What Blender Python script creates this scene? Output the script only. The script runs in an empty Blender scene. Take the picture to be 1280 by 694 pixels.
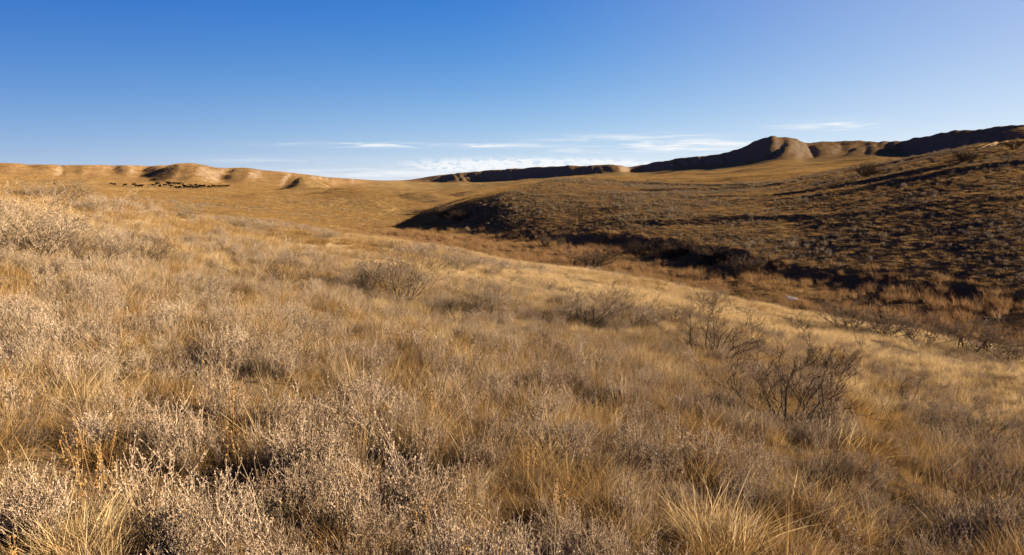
import bpy, math, random
import numpy as np
from mathutils import Vector, Matrix

R = math.radians
C = bpy.context.scene.collection
scene = bpy.context.scene

# ---------------------------------------------------------------- camera
EYE = 1.65                      # eye height above the ground under the camera
F = 925.0                       # focal length in pixels of a 1280 wide picture
HOR = 221.0                     # true horizon, in the same pixels
PITCH = math.atan((347.0 - HOR) / F)
cam_data = bpy.data.cameras.new("camera")
cam_data.sensor_width = 36.0
cam_data.lens = 36.0 * F / 1280.0
cam_data.clip_start = 0.1
cam_data.clip_end = 60000.0
cam = bpy.data.objects.new("camera", cam_data)
cam.location = (0, 0, EYE)
cam.rotation_euler = (math.pi / 2 - PITCH, 0, 0)
C.objects.link(cam)
scene.camera = cam

# ---------------------------------------------------------------- light
SUN_AZ, SUN_EL = 87.0, 17.8     # degrees clockwise from the view direction, degrees up
scene.view_settings.view_transform = 'Standard'
scene.view_settings.look = 'None'
scene.view_settings.gamma = 1.0
scene.view_settings.use_curve_mapping = False
sun_data = bpy.data.lights.new("sun", 'SUN')
sun_data.energy = 5.0
sun_data.angle = R(0.5)
sun_data.color = (1.0, 0.805, 0.55)
sun = bpy.data.objects.new("sun", sun_data)
sd = Vector((math.sin(R(SUN_AZ)) * math.cos(R(SUN_EL)), math.cos(R(SUN_AZ)) * math.cos(R(SUN_EL)), math.sin(R(SUN_EL))))
sun.rotation_euler = sd.to_track_quat('Z', 'Y').to_euler()
sun.location = sd * 100
C.objects.link(sun)


class NT:
    """small helper round a node tree"""
    def __init__(self, tree):
        self.t = tree
        tree.nodes.clear()

    def n(self, typ, ins=None, **props):
        nd = self.t.nodes.new(typ)
        for k, v in props.items():
            setattr(nd, k, v)
        for k, v in (ins or {}).items():
            s = nd.inputs[k]
            if hasattr(v, 'is_output'):
                self.t.links.new(v, s)
            else:
                s.default_value = v
        return nd

    def math(self, op, a, b=0.0, c=None):
        ins = {0: a, 1: b}
        if c is not None:
            ins[2] = c
        return self.n('ShaderNodeMath', ins, operation=op).outputs[0]

    def mix(self, fac, a, b, blend='MIX'):
        nd = self.t.nodes.new('ShaderNodeMix')
        nd.data_type = 'RGBA'
        nd.blend_type = blend
        for s, v in ((nd.inputs[0], fac), (nd.inputs[6], a), (nd.inputs[7], b)):
            if hasattr(v, 'is_output'):
                self.t.links.new(v, s)
            else:
                s.default_value = (*v, 1) if isinstance(v, tuple) and len(v) == 3 else v
        return nd.outputs[2]

    def noise(self, vec, scale, detail=4, rough=0.55, dist=0.0):
        return self.n('ShaderNodeTexNoise', {'Vector': vec, 'Scale': scale, 'Detail': detail, 'Roughness': rough, 'Distortion': dist}).outputs['Fac']

    def ramp(self, fac, lo, hi):
        return self.n('ShaderNodeMapRange', {'Value': fac, 'From Min': lo, 'From Max': hi, 'To Min': 0.0, 'To Max': 1.0}, interpolation_type='SMOOTHSTEP').outputs[0]


# ---------------------------------------------------------------- sky
world = bpy.data.worlds.new("World")
scene.world = world
world.use_nodes = True
w = NT(world.node_tree)
sky = w.n('ShaderNodeTexSky', sky_type='NISHITA', sun_disc=False, sun_elevation=R(SUN_EL), sun_rotation=R(SUN_AZ),
          altitude=900.0, air_density=1.0, dust_density=0.6, ozone_density=4.0)
tc = w.n('ShaderNodeTexCoord').outputs['Generated']
sp = w.n('ShaderNodeSeparateXYZ', {0: tc})
azn = w.math('MULTIPLY', w.math('ARCTAN2', sp.outputs[0], sp.outputs[1]), 57.2958)
eln = w.math('MULTIPLY', w.math('ARCSINE', sp.outputs[2]), 57.2958)
wisp_v = w.n('ShaderNodeCombineXYZ', {0: w.math('MULTIPLY', azn, 0.22), 1: w.math('MULTIPLY', eln, 3.0)}).outputs[0]
wisp = w.ramp(w.noise(wisp_v, 1.0, 8, 0.62, 0.7), 0.36, 0.74)
puff_v = w.n('ShaderNodeCombineXYZ', {0: w.math('MULTIPLY', azn, 1.3), 1: w.math('MULTIPLY', eln, 3.4)}).outputs[0]
puff = w.ramp(w.noise(puff_v, 1.0, 6, 0.58), 0.38, 0.55)


def lobe(a0, e0, wa, we):
    da = w.math('POWER', w.math('ABSOLUTE', w.math('DIVIDE', w.math('SUBTRACT', azn, a0), wa)), 3.0)
    de = w.math('POWER', w.math('ABSOLUTE', w.math('DIVIDE', w.math('SUBTRACT', eln, e0), we)), 2.0)
    return w.math('EXPONENT', w.math('MULTIPLY', w.math('ADD', da, de), -1.0))


cl = None
for a0, e0, wa, we, k, pat in ((-6.5, 2.35, 9.5, 0.15, 1.7, wisp), (13, 2.25, 6.0, 0.42, 1.8, wisp), (22.5, 3.55, 3.2, 0.35, 1.2, wisp),
                               (27, 1.9, 9.0, 0.45, 1.0, wisp), (9.5, 2.9, 7.0, 0.3, 0.9, wisp), (5.5, 2.0, 2.2, 0.25, 1.0, wisp),
                               (-9, 0.25, 10.0, 0.35, 1.0, wisp), (2.0, 0.82, 7.8, 0.40, 3.2, puff), (10, 0.9, 9.0, 0.5, 1.0, wisp),
                               (-16, 1.2, 7.0, 0.25, 0.4, wisp), (60, 2.4, 25.0, 0.8, 1.0, wisp), (-75, 2.4, 25.0, 0.8, 0.8, wisp),
                               (180, 2.4, 50.0, 0.8, 0.8, wisp)):
    v = w.math('MULTIPLY', w.math('MULTIPLY', lobe(a0, e0, wa, we), pat), k)
    cl = v if cl is None else w.math('MAXIMUM', cl, v)
clamped = w.math('MINIMUM', cl, 0.92)
EXPOSURE, SKY = 3.32, 0.05
scene.view_settings.exposure = EXPOSURE
UNIT = 1.0 / (SKY * 2 ** EXPOSURE)          # sky radiance that shows as 1.0
elp = w.math('MAXIMUM', eln, 0.0)


def fall(k):
    return w.math('EXPONENT', w.math('MULTIPLY', elp, -1.0 / k))


air = w.n('ShaderNodeCombineXYZ', {0: w.math('MULTIPLY_ADD', fall(4.4), 0.80, 0.0), 1: w.math('MULTIPLY_ADD', fall(7.3), 0.77, 0.078), 2: w.math('MULTIPLY_ADD', fall(13.0), 0.42, 0.47)}).outputs[0]
toward = w.n('ShaderNodeVectorMath', {0: tc, 1: tuple(sd)}, operation='DOT_PRODUCT').outputs['Value']
away = w.ramp(toward, 0.25, -0.65)
air = w.mix(away, air, (0.70, 0.76, 0.86), 'MULTIPLY') if False else w.mix(1.0, air, w.mix(away, (1.0, 1.0, 1.0), (0.54, 0.63, 0.80)), 'MULTIPLY')
glare = w.math('MULTIPLY', w.ramp(toward, 0.0, 0.95), w.math('MULTIPLY_ADD', fall(7.0), 0.55, 0.30))
air = w.mix(glare, air, (0.98, 0.985, 0.975))
air = w.mix(1.0, air, (UNIT, UNIT, UNIT), 'MULTIPLY')
nish = w.mix(1.0, sky.outputs[0], (0.55, 0.72, 1.05), 'MULTIPLY')
air = w.mix(0.03, air, nish)
skycol = w.mix(clamped, air, (0.93 * UNIT, 0.95 * UNIT, 0.98 * UNIT))
bg = w.n('ShaderNodeBackground', {'Color': skycol, 'Strength': SKY})
w.n('ShaderNodeOutputWorld', {'Surface': bg.outputs[0]})


# ---------------------------------------------------------------- terrain: lines of the land
def ray(px, py):
    u, v = (px - 640.0) / F, (347.0 - py) / F
    d = (u, math.cos(PITCH) + v * math.sin(PITCH), -math.sin(PITCH) + v * math.cos(PITCH))
    h = math.hypot(d[0], d[1])
    return math.degrees(math.atan2(d[0], d[1])), d[2] / h      # azimuth, slope of the sight line


def az_of(px):
    return ray(px, HOR)[0]


AZ = np.concatenate([np.arange(-180, -44, 4.0), np.arange(-44, 44.001, 0.11), np.arange(48, 180.1, 4.0)])
RR = np.concatenate([[0.0, 0.4], np.geomspace(0.8, 60, 120), np.arange(60.7, 260, 0.75), np.geomspace(262, 3000, 320), np.geomspace(3100, 30000, 24)])


def line(pts, smooth=5):
    """pts: (px, r, py) seen points or (px, r, 'z', height under the eye): radius and height along the azimuth"""
    a, r, z = [], [], []
    for p in pts:
        if p[2] == 'z':
            a.append(az_of(p[0])); r.append(p[1]); z.append(p[3])
        else:
            az, t = ray(p[0], p[2])
            a.append(az); r.append(p[1]); z.append(p[1] * t)
    a, r, z = map(np.array, (a, r, z))
    fine = np.arange(-180, 180, 0.1)
    fr = np.exp(np.interp(fine, a, np.log(r), period=360)); fz = np.interp(fine, a, z, period=360)
    k = np.exp(-0.5 * (np.arange(-30, 31) / smooth) ** 2); k /= k.sum()
    pad = lambda q: np.convolve(np.concatenate([q[-30:], q, q[:30]]), k, 'valid')
    fr, fz = pad(fr), pad(fz)
    return np.interp(AZ, fine, fr, period=360), np.interp(AZ, fine, fz, period=360)


L = []
L.append(line([(640, 1.2, 'z', -1.65)]))
L.append(line([(-600, 5, 'z', -1.6), (0, 5, 'z', -1.63), (400, 5, 'z', -1.85), (640, 5, 'z', -2.05), (1000, 5, 'z', -2.3), (1280, 5, 'z', -2.4), (1900, 5, 'z', -2.2)], 30))
L.append(line([(-600, 15, 'z', -1.1), (0, 15, 'z', -1.3), (200, 15, 'z', -1.75), (400, 16, 'z', -2.45), (640, 17, 'z', -3.3), (1000, 16, 'z', -4.0), (1280, 15, 'z', -4.3), (1900, 15, 'z', -3.6)], 30))
# crest of the near hill
L.append(line([(-600, 36, 232), (-200, 38, 234), (0, 38, 241), (60, 39, 246), (130, 41, 262), (240, 44, 274), (320, 47, 283), (400, 50, 292), (480, 52, 301), (560, 53, 314),
               (640, 52, 329), (720, 50, 339), (800, 47, 351), (900, 45, 373), (1000, 43, 395), (1100, 41, 413), (1200, 40, 430), (1280, 39, 441), (1900, 34, 520)], 8))
# hidden drop behind it / creek bed
L.append(line([(-600, 70, 'z', -1.6), (0, 75, 'z', -2.4), (160, 78, 'z', -4.6), (320, 85, 'z', -7.2), (400, 95, 'z', -8.6), (480, 112, 'z', -11.0), (560, 110, 'z', -13.2),
               (640, 100, 'z', -13.8), (720, 92, 'z', -13.9), (800, 84, 'z', -13.9), (900, 73, 'z', -13.9), (1000, 64, 'z', -13.9), (1100, 60, 'z', -13.7), (1280, 56, 'z', -13.2), (1900, 50, 'z', -13)], 10))
# far side of the creek flat
L.append(line([(-600, 150, 236), (0, 150, 238), (160, 150, 256), (320, 160, 268), (400, 172, 279), (480, 190, 288), (560, 182, 292), (640, 169, 300), (720, 153, 308), (780, 142, 315),
               (900, 121, 335), (1000, 102, 354), (1100, 93.5, 366), (1280, 81.5, 388), (1900, 71, 450)], 8))
# top of the cut bank
L.append(line([(-600, 200, 235), (0, 200, 236), (160, 200, 251), (320, 205, 261), (400, 215, 271), (480, 220, 281), (525, 215, 282), (560, 197, 281), (600, 190, 280), (640, 178, 285), (720, 160, 294),
               (780, 148, 293), (840, 138, 297), (900, 126, 309), (960, 114, 325), (1000, 107, 337), (1100, 98, 347), (1280, 86, 366), (1900, 76, 420)], 6))
# crest of the right hand hillside, and the swells of the plain on the left
L.append(line([(-600, 260, 234), (0, 250, 235), (160, 240, 247), (320, 250, 253), (400, 280, 257.5), (480, 310, 266), (520, 290, 268), (540, 235, 272), (560, 217, 264), (600, 211, 249), (640, 214, 237), (680, 232, 227.5),
               (715, 258, 223), (760, 285, 226), (800, 302, 229), (900, 295, 230), (960, 288, 227), (1000, 282, 221), (1050, 272, 213), (1100, 272, 205), (1150, 270, 196), (1200, 268, 187), (1240, 265, 180),
               (1280, 262, 176), (1330, 258, 178), (1400, 250, 190), (1500, 240, 205), (1900, 220, 235)], 6))
L.append(line([(-600, 400, 229.5), (0, 400, 229.5), (160, 400, 235.2), (240, 395, 236.6), (320, 400, 239.5), (400, 430, 243.5), (480, 480, 249), (540, 450, 255), (600, 450, 247), (640, 450, 240), (720, 470, 227), (800, 470, 226), (900, 470, 223.5),
               (1000, 450, 216), (1100, 430, 207), (1200, 420, 'z', 8.5), (1280, 410, 'z', 10), (1900, 400, 'z', 8)], 8))
# foot of the far bluffs
top_pts = [(-600, 1000, 200), (-100, 1000, 201), (0, 990, 203.5), (50, 980, 206), (130, 1000, 206), (190, 990, 207), (212, 940, 206), (235, 920, 203.8), (255, 930, 206.5), (272, 970, 210.5), (300, 960, 209), (322, 960, 212),
           (360, 980, 215), (400, 1050, 220), (440, 1250, 224), (480, 1700, 226.5), (505, 2600, 225.5), (525, 2520, 222.8), (545, 2440, 219.4), (566, 2360, 216.8), (580, 2310, 215.6), (600, 2240, 213.8), (650, 2060, 210), (700, 1830, 207.5), (768, 1640, 206), (777, 1640, 206.5),
           (785, 1900, 209), (803, 1850, 206.5), (830, 1700, 200.5), (870, 1550, 195.5), (908, 1420, 191), (930, 1340, 183), (953, 1260, 173), (965, 1240, 170.8), (985, 1240, 170.5), (996, 1260, 174), (1006, 1350, 177.5),
           (1050, 1400, 175), (1100, 1400, 176.5), (1128, 1350, 178), (1150, 1190, 172), (1170, 1140, 168), (1200, 1080, 163.5), (1240, 1010, 158.5), (1268, 960, 157), (1290, 930, 158), (1400, 880, 168), (1900, 850, 190)]
depth_pts = [(-600, 270), (100, 270), (160, 280), (240, 290), (300, 270), (400, 250), (460, 300), (500, 330), (545, 240), (575, 300), (600, 170), (700, 150), (770, 150), (782, 240), (800, 170), (860, 185), (925, 210), (950, 260), (980, 340), (1010, 330), (1090, 380),
             (1125, 250), (1150, 185), (1280, 170), (1400, 160), (1900, 150)]
foot_py = [(-600, 222), (0, 221), (50, 222), (100, 226), (160, 229), (240, 230), (300, 231.5), (340, 234), (400, 236), (470, 229.5), (500, 227.6), (520, 228), (545, 229), (600, 228), (640, 226), (700, 221), (760, 216.5), (800, 215), (860, 209.5), (900, 206),
           (940, 202), (1000, 199), (1050, 196.5), (1100, 194), (1140, 194), (1200, 189), (1280, 184), (1400, 190), (1900, 205)]
xs = sorted({p[0] for p in top_pts} | {p[0] for p in foot_py} | {p[0] for p in depth_pts})
col_ = lambda T, k: np.array([p[k] for p in T], float)
L_foot = line([(px, float(np.interp(px, col_(top_pts, 0), col_(top_pts, 1)) - np.interp(px, col_(depth_pts, 0), col_(depth_pts, 1))), float(np.interp(px, col_(foot_py, 0), col_(foot_py, 1)))) for px in xs], 2)
L.append(L_foot)
# skyline
L.append(line(top_pts, 2))
L.append(line([(640, 4200, 'z', -30), (1900, 4200, 'z', -30)]))
L.append(line([(640, 30000, 'z', -420)]))
kr = np.array([l[0] for l in L]); kz = np.array([l[1] for l in L])


def pchip(x, xk, yk):
    """monotone cubic; xk, yk: knots x columns, x: rows; result rows x columns"""
    h = np.diff(xk, axis=0); d = np.diff(yk, axis=0) / h
    m = np.zeros_like(yk)
    w1, w2 = 2 * h[1:] + h[:-1], h[1:] + 2 * h[:-1]
    same = d[1:] * d[:-1] > 0
    with np.errstate(divide='ignore', invalid='ignore'):
        hm = (w1 + w2) / (w1 / d[:-1] + w2 / d[1:])
    m[1:-1] = np.where(same, hm, 0)
    m[0] = d[0]; m[-1] = d[-1]
    out = np.empty((len(x), xk.shape[1]))
    for j in range(xk.shape[1]):
        i = np.clip(np.searchsorted(xk[:, j], x) - 1, 0, len(xk) - 2)
        hh = h[i, j]; t = np.clip((x - xk[i, j]) / hh, 0, 1.0)
        out[:, j] = ((1 + 2 * t) * (1 - t) ** 2 * yk[i, j] + t * (1 - t) ** 2 * hh * m[i, j] + t * t * (3 - 2 * t) * yk[i + 1, j] + t * t * (t - 1) * hh * m[i + 1, j])
    return out


def vnoise(x, y, seed=0):
    xi, yi = np.floor(x), np.floor(y)
    fx, fy = x - xi, y - yi
    fx, fy = fx * fx * fx * (fx * (fx * 6 - 15) + 10), fy * fy * fy * (fy * (fy * 6 - 15) + 10)

    def hsh(a, b):
        q = (a.astype(np.int64) * 374761393 + b.astype(np.int64) * 668265263 + seed * 974711) & 0x7fffffff
        q = ((q ^ (q >> 13)) * 1274126177) & 0x7fffffff
        return ((q ^ (q >> 16)) & 0xffff) / 65535.0 * 2 - 1
    return (hsh(xi, yi) * (1 - fx) + hsh(xi + 1, yi) * fx) * (1 - fy) + (hsh(xi, yi + 1) * (1 - fx) + hsh(xi + 1, yi + 1) * fx) * fy


def fbm(x, y, seed=0, octs=4, gain=0.5):
    s, a = 0.0, 1.0
    for o in range(octs):
        s = s + a * vnoise(x * 2 ** o + 17.3 * o, y * 2 ** o - 9.1 * o, seed + o)
        a *= gain
    return s


def sstep(a, b, x):
    t = np.clip((x - a) / (b - a), 0, 1)
    return t * t * (3 - 2 * t)


Z = pchip(RR, kr, kz)
RG, AG = np.meshgrid(RR, np.radians(AZ), indexing='ij')
XG, YG = RG * np.sin(AG), RG * np.cos(AG)
crest_r, foot_r, top_r = kr[3], kr[9], kr[10]
# bumps and hollows of the ground
Z += 0.07 * fbm(XG / 0.9, YG / 0.9, 3, 2) * sstep(1, 3, RG) * (1 - sstep(50, 90, RG))
Z += 0.16 * fbm(XG / 5, YG / 5, 5, 3) * sstep(3, 9, RG) * (1 - sstep(300, 500, RG))
slope_zone = sstep(0, 1, (RG - (kr[5] + 4)[None]) / 10) * (1 - sstep(0, 1, (RG - kr[7][None]) / 30)) * sstep(-6, -2, np.degrees(AG))
Z += 0.55 * (1 - 0.75 * slope_zone) * fbm(XG / 22, YG / 22, 7, 4) * sstep(70, 110, RG) * (1 - sstep(600, 900, RG))
Z += 2.3 * fbm(XG / 85, YG / 48, 9, 3) * sstep(240, 420, RG) * (1 - sstep(0.75, 1.0, RG / foot_r[None]))
# gullies and spurs on the far bluffs
tt = np.clip((RG - foot_r[None]) / (top_r - foot_r)[None], 0, 1.25)
relief = np.maximum((kz[10] - kz[9])[None], 0)
shape = np.sin(np.clip(tt / 1.12, 0, 1) * math.pi) ** 1.2
deg = np.degrees(AG)
warp = deg + 0.9 * fbm(deg / 3.0, RG / 260, 31, 2) * (tt * 0.8 + 0.2) + (1 - tt) * 0.8
gul = np.where(deg < -12, np.abs(fbm(warp / 2.0, RG / 800, 41, 3, 0.4)), np.abs(fbm(warp / 2.1, RG / 900, 41, 2, 0.4)))
soft = 1 - 0.75 * sstep(-10, -8, deg) * (1 - sstep(17.5, 19, deg)) - 0.7 * sstep(27.5, 29, deg)
Z -= shape * relief * soft * np.where(deg < -12, 0.30, 0.40) * np.clip(0.55 - gul, 0, 1) * (0.35 + 0.65 * sstep(-0.5, 0.4, fbm(deg / 5, deg * 0, 47, 2)))
Z += shape * np.minimum(relief * 0.08, 2.4) * fbm(XG / 45, YG / 45, 51, 5, 0.6)
Z += sstep(0.4, 1.0, tt) * (1 - sstep(2500, 3500, RG)) * np.minimum(relief * 0.07, 1.5) * fbm(deg / 0.9, RG / 2000, 53, 4, 0.55)
Z -= shape * relief * 0.22 * np.clip(0.4 - np.abs(fbm(deg / 1.1 + tt * 0.6, tt * 0.3, 57, 2)), 0, 1) * sstep(-10, -8, deg) * (1 - sstep(17, 18, deg))


def bump(px, r, dpx, dr, h, skew=0.0):
    """a knoll (or hollow) at a place of its own on the land"""
    a0 = math.radians(az_of(px)); x0, y0 = r * math.sin(a0), r * math.cos(a0)
    wx = r * dpx / F
    u = ((XG - x0) * math.cos(a0) - (YG - y0) * math.sin(a0)) / wx
    v = ((XG - x0) * math.sin(a0) + (YG - y0) * math.cos(a0)) / dr
    return h * np.exp(-(u * u + v * v) ** 1.3)


Z += bump(388, 525, 27, 32, 9.5) + bump(374, 518, 12, 22, 2.5)        # dark knoll left of centre
Z += bump(575, 520, 38, 30, 4.6)                                       # flat knoll in the middle distance
Z += bump(235, 800, 24, 80, 5.0) + bump(300, 820, 14, 60, 3.0) + bump(114, 880, 11, 70, 4.5) + bump(62, 885, 12, 70, 4.0) + bump(158, 890, 8, 60, 3.8) + bump(196, 900, 8, 60, 3.4) + bump(15, 880, 14, 70, 4.0) + bump(312, 880, 12, 60, 3.5) + bump(276, 900, 7, 50, 4.0)         # spurs under the left bluffs
Z += bump(455, 330, 55, 42, 7.0) + bump(345, 300, 45, 26, 1.6) + bump(530, 420, 40, 40, 5.0) + bump(400, 420, 50, 40, 2.5)
Z += bump(955, 330, 60, 30, 1.2) + bump(1035, 300, 30, 22, 0.8)
Z -= bump(620, 1500, 26, 60, 2.0)
# spurs stop under the flat rim of the left bluffs
rim = RG * np.where(np.degrees(AG) < -14, (kz[10] / kr[10])[None], 9.0) - 0.3
rim = np.where((RG > 600) & (RG < 3000), rim, 1e9)
Z = np.minimum(Z, rim)


def polyline(pts):
    out = []
    for px, r in pts:
        a = math.radians(az_of(px)); out.append((r * math.sin(a), r * math.cos(a)))
    return np.array(out)


def near_path(P, X, Y):
    """distance to a polyline, signed side"""
    best = np.full(X.shape, 1e9); side = np.zeros(X.shape)
    for (x0, y0), (x1, y1) in zip(P[:-1], P[1:]):
        dx, dy = x1 - x0, y1 - y0; l2 = dx * dx + dy * dy
        t = np.clip(((X - x0) * dx + (Y - y0) * dy) / l2, 0, 1)
        ex, ey = X - (x0 + t * dx), Y - (y0 + t * dy)
        d = np.hypot(ex, ey); m = d < best
        best = np.where(m, d, best); side = np.where(m, np.sign(dx * ey - dy * ex), side)
    return best * side


# cattle paths cut along the right hand slope: a small step in the ground each
terr = np.zeros_like(Z)
zone = (RG > 70) & (RG < 300) & (np.abs(deg) < 60)
paths = [[(590, 203), (620, 203), (650, 205), (720, 216), (800, 226), (880, 232), (960, 238), (1040, 240)],
         [(700, 200), (800, 198), (900, 196), (980, 192), (1060, 190), (1150, 184)],
         [(740, 262), (820, 268), (900, 262), (980, 256), (1060, 246), (1130, 238)],
         [(830, 156), (930, 150), (1000, 146), (1100, 140), (1200, 136), (1300, 130)],
         [(980, 178), (1060, 176), (1150, 172), (1280, 166)]]
XZ, YZ = XG[zone], YG[zone]
wob = 2.5 * fbm(XZ / 25, YZ / 25, 77, 3)
acc = np.zeros_like(XZ)
for q, P in enumerate(paths):
    d = near_path(polyline(P), XZ, YZ) + wob
    acc += (0.75 if q in (0, 2) else 0.5) * np.where(d < 0, -1, 1) * np.clip(np.abs(d) / 1.0, 0, 1) * np.exp(-np.abs(d) / 5.0) * sstep(-0.6, 0.5, fbm(XZ / 30, YZ / 30, 80 + q, 2) + 0.25)
Z[zone] += acc
Z += EYE

az_rad = np.radians(AZ)


def grid_at(G, x, y):
    r = np.hypot(x, y); a = np.degrees(np.arctan2(x, y))
    i = np.clip(np.searchsorted(RR, r) - 1, 0, len(RR) - 2); j = np.clip(np.searchsorted(AZ, a) - 1, 0, len(AZ) - 2)
    u = (r - RR[i]) / (RR[i + 1] - RR[i]); v = (a - AZ[j]) / (AZ[j + 1] - AZ[j])
    return (G[i, j] * (1 - u) + G[i + 1, j] * u) * (1 - v) + (G[i, j + 1] * (1 - u) + G[i + 1, j + 1] * u) * v


def ground_z(x, y):
    return grid_at(Z, np.asarray(x, float), np.asarray(y, float))


with np.errstate(divide='ignore', invalid='ignore'):
    SL = (Z - EYE) / np.maximum(RG, 0.01)
HIDE = np.maximum.accumulate(SL, axis=0)


def hidden_slope(x, y):
    """steepest sight line to any ground nearer than (x, y)"""
    r = np.hypot(x, y); a = np.degrees(np.arctan2(x, y))
    i = np.clip(np.searchsorted(RR, r) - 2, 0, len(RR) - 2); j = np.clip(np.searchsorted(AZ, a) - 1, 0, len(AZ) - 2)
    return HIDE[i, j]


def ground_at_pixel(px, py):
    """first ground met by a sight line"""
    a, t = ray(px, py)
    j = np.argmin(np.abs(AZ - a))
    i = int(np.argmax(SL[3:, j] >= t)) + 3
    s0, s1 = SL[i - 1, j], SL[i, j]
    f = 0 if s1 == s0 else min(1, max(0, (t - s0) / (s1 - s0)))
    r = RR[i - 1] + f * (RR[i] - RR[i - 1])
    return r * math.sin(R(a)), r * math.cos(R(a)), r


# zones of cover: sage on the right slope, rust coloured reeds on the creek flat
mid5 = (kr[4] + kr[5]) / 2
zref = kz[5][None] + EYE
flat_lo, flat_hi = kr[3] + (kr[4] - kr[3]) * 0.55, kr[5] + (kr[6] - kr[5]) * 0.35
REED = sstep(0, 1, (RG - flat_lo[None]) / 6) * (1 - sstep(0, 1, (RG - flat_hi[None]) / 8)) * sstep(-13.5, -9.5, deg)
REED *= 0.55 + 0.45 * sstep(-0.45, 0.15, fbm(XG / 14, YG / 14, 91, 3))
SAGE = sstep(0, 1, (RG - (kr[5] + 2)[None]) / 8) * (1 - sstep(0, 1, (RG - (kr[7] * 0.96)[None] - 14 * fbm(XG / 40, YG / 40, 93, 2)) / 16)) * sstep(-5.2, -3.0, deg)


# ---------------------------------------------------------------- materials
def attr(t, name):
    return t.n('ShaderNodeAttribute', attribute_name=name).outputs['Fac']


def mat_ground():
    m = bpy.data.materials.new("prairie_soil_and_grass"); m.use_nodes = True
    t = NT(m.node_tree)
    pos = t.n('ShaderNodeNewGeometry').outputs['Position']
    nrm = t.n('ShaderNodeSeparateXYZ', {0: t.n('ShaderNodeNewGeometry').outputs['True Normal']}).outputs[2]
    big = t.ramp(t.noise(pos, 0.012, 4, 0.55, 0.6), 0.35, 0.65)
    mid = t.ramp(t.noise(pos, 0.09, 5, 0.65, 0.3), 0.3, 0.7)
    small = t.ramp(t.noise(pos, 0.9, 5, 0.7), 0.3, 0.7)
    fine = t.ramp(t.noise(pos, 9.0, 4, 0.7), 0.3, 0.7)
    gold = t.mix(big, (0.1171, 0.0800, 0.0347), (0.1709, 0.1230, 0.0582))
    gold = t.mix(t.math('MULTIPLY', mid, 0.85), gold, (0.066, 0.043, 0.021))
    gold = t.mix(t.ramp(t.noise(pos, 0.035, 5, 0.6, 0.8), 0.56, 0.68), gold, (0.1927, 0.1353, 0.0615))
    gold = t.mix(t.math('MULTIPLY', small, 0.45), gold, (0.0656, 0.0410, 0.0205))
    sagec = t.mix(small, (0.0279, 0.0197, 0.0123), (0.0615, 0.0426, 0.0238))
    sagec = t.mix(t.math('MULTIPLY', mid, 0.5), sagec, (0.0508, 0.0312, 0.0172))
    reedc = t.mix(small, (0.0359, 0.0216, 0.0120), (0.0748, 0.0461, 0.0239))
    nearc = t.mix(fine, (0.0164, 0.0115, 0.0074), (0.0476, 0.0336, 0.0197))  # near soil colour darkened to deepen the shade between the clumps
    nearc = t.mix(attr(t, 'pale'), nearc, t.mix(fine, (0.0898, 0.0628, 0.0347), (0.1437, 0.1048, 0.0599)))
    hillc = t.mix(mid, (0.0697, 0.0443, 0.0238), (0.1066, 0.0672, 0.0328))
    scr = t.ramp(t.noise(pos, 0.16, 5, 0.7), 0.48, 0.62)
    hillc = t.mix(t.ramp(nrm, 0.965, 0.89), hillc, t.mix(scr, (0.1025, 0.0762, 0.0540), (0.0750, 0.0571, 0.0432)))  # steep eroded soil, its colour lightened to lift the bluffs' shaded faces
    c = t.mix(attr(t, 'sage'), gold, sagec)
    c = t.mix(attr(t, 'reed'), c, reedc)
    c = t.mix(attr(t, 'near'), c, nearc)
    c = t.mix(attr(t, 'bluff'), c, hillc)
    h = t.math('ADD', t.math('MULTIPLY', t.noise(pos, 1.6, 4, 0.75), 0.8), t.math('MULTIPLY', t.noise(pos, 0.35, 3, 0.6), 1.3))
    bp = t.n('ShaderNodeBump', {'Height': h, 'Strength': t.math('MULTIPLY_ADD', attr(t, 'sage'), -0.5, t.math('MULTIPLY_ADD', attr(t, 'near'), -0.72, 0.9)), 'Distance': 1.0})
    bs = t.n('ShaderNodeBsdfDiffuse', {'Color': c, 'Roughness': 1.0, 'Normal': bp.outputs[0]})
    t.n('ShaderNodeOutputMaterial', {'Surface': bs.outputs[0]})
    return m


def mat_plant(name, cols, trans=0.25, gloss=0.0):
    """dry plant: colour varies from plant to plant and from blade to blade"""
    m = bpy.data.materials.new(name); m.use_nodes = True
    t = NT(m.node_tree)
    rnd = t.n('ShaderNodeObjectInfo').outputs['Random']
    tint = attr(t, 'tint')
    fac = t.math('ADD', t.math('MULTIPLY', rnd, 0.45), t.math('MULTIPLY', tint, 0.55))
    ramp = t.n('ShaderNodeValToRGB', {0: fac})
    el = ramp.color_ramp.elements
    el[0].position, el[0].color = 0.1, (*cols[0], 1)
    el[1].position, el[1].color = 0.9, (*cols[-1], 1)
    for i, cc in enumerate(cols[1:-1]):
        e = el.new(0.1 + 0.8 * (i + 1) / (len(cols) - 1)); e.color = (*cc, 1)
    d = t.n('ShaderNodeBsdfDiffuse', {'Color': ramp.outputs[0], 'Roughness': 0.8})
    out = d.outputs[0]
    if trans > 0:
        tr = t.n('ShaderNodeBsdfTranslucent', {'Color': ramp.outputs[0]})
        out = t.n('ShaderNodeMixShader', {0: trans, 1: out, 2: tr.outputs[0]}).outputs[0]
    t.n('ShaderNodeOutputMaterial', {'Surface': out})
    return m


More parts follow.
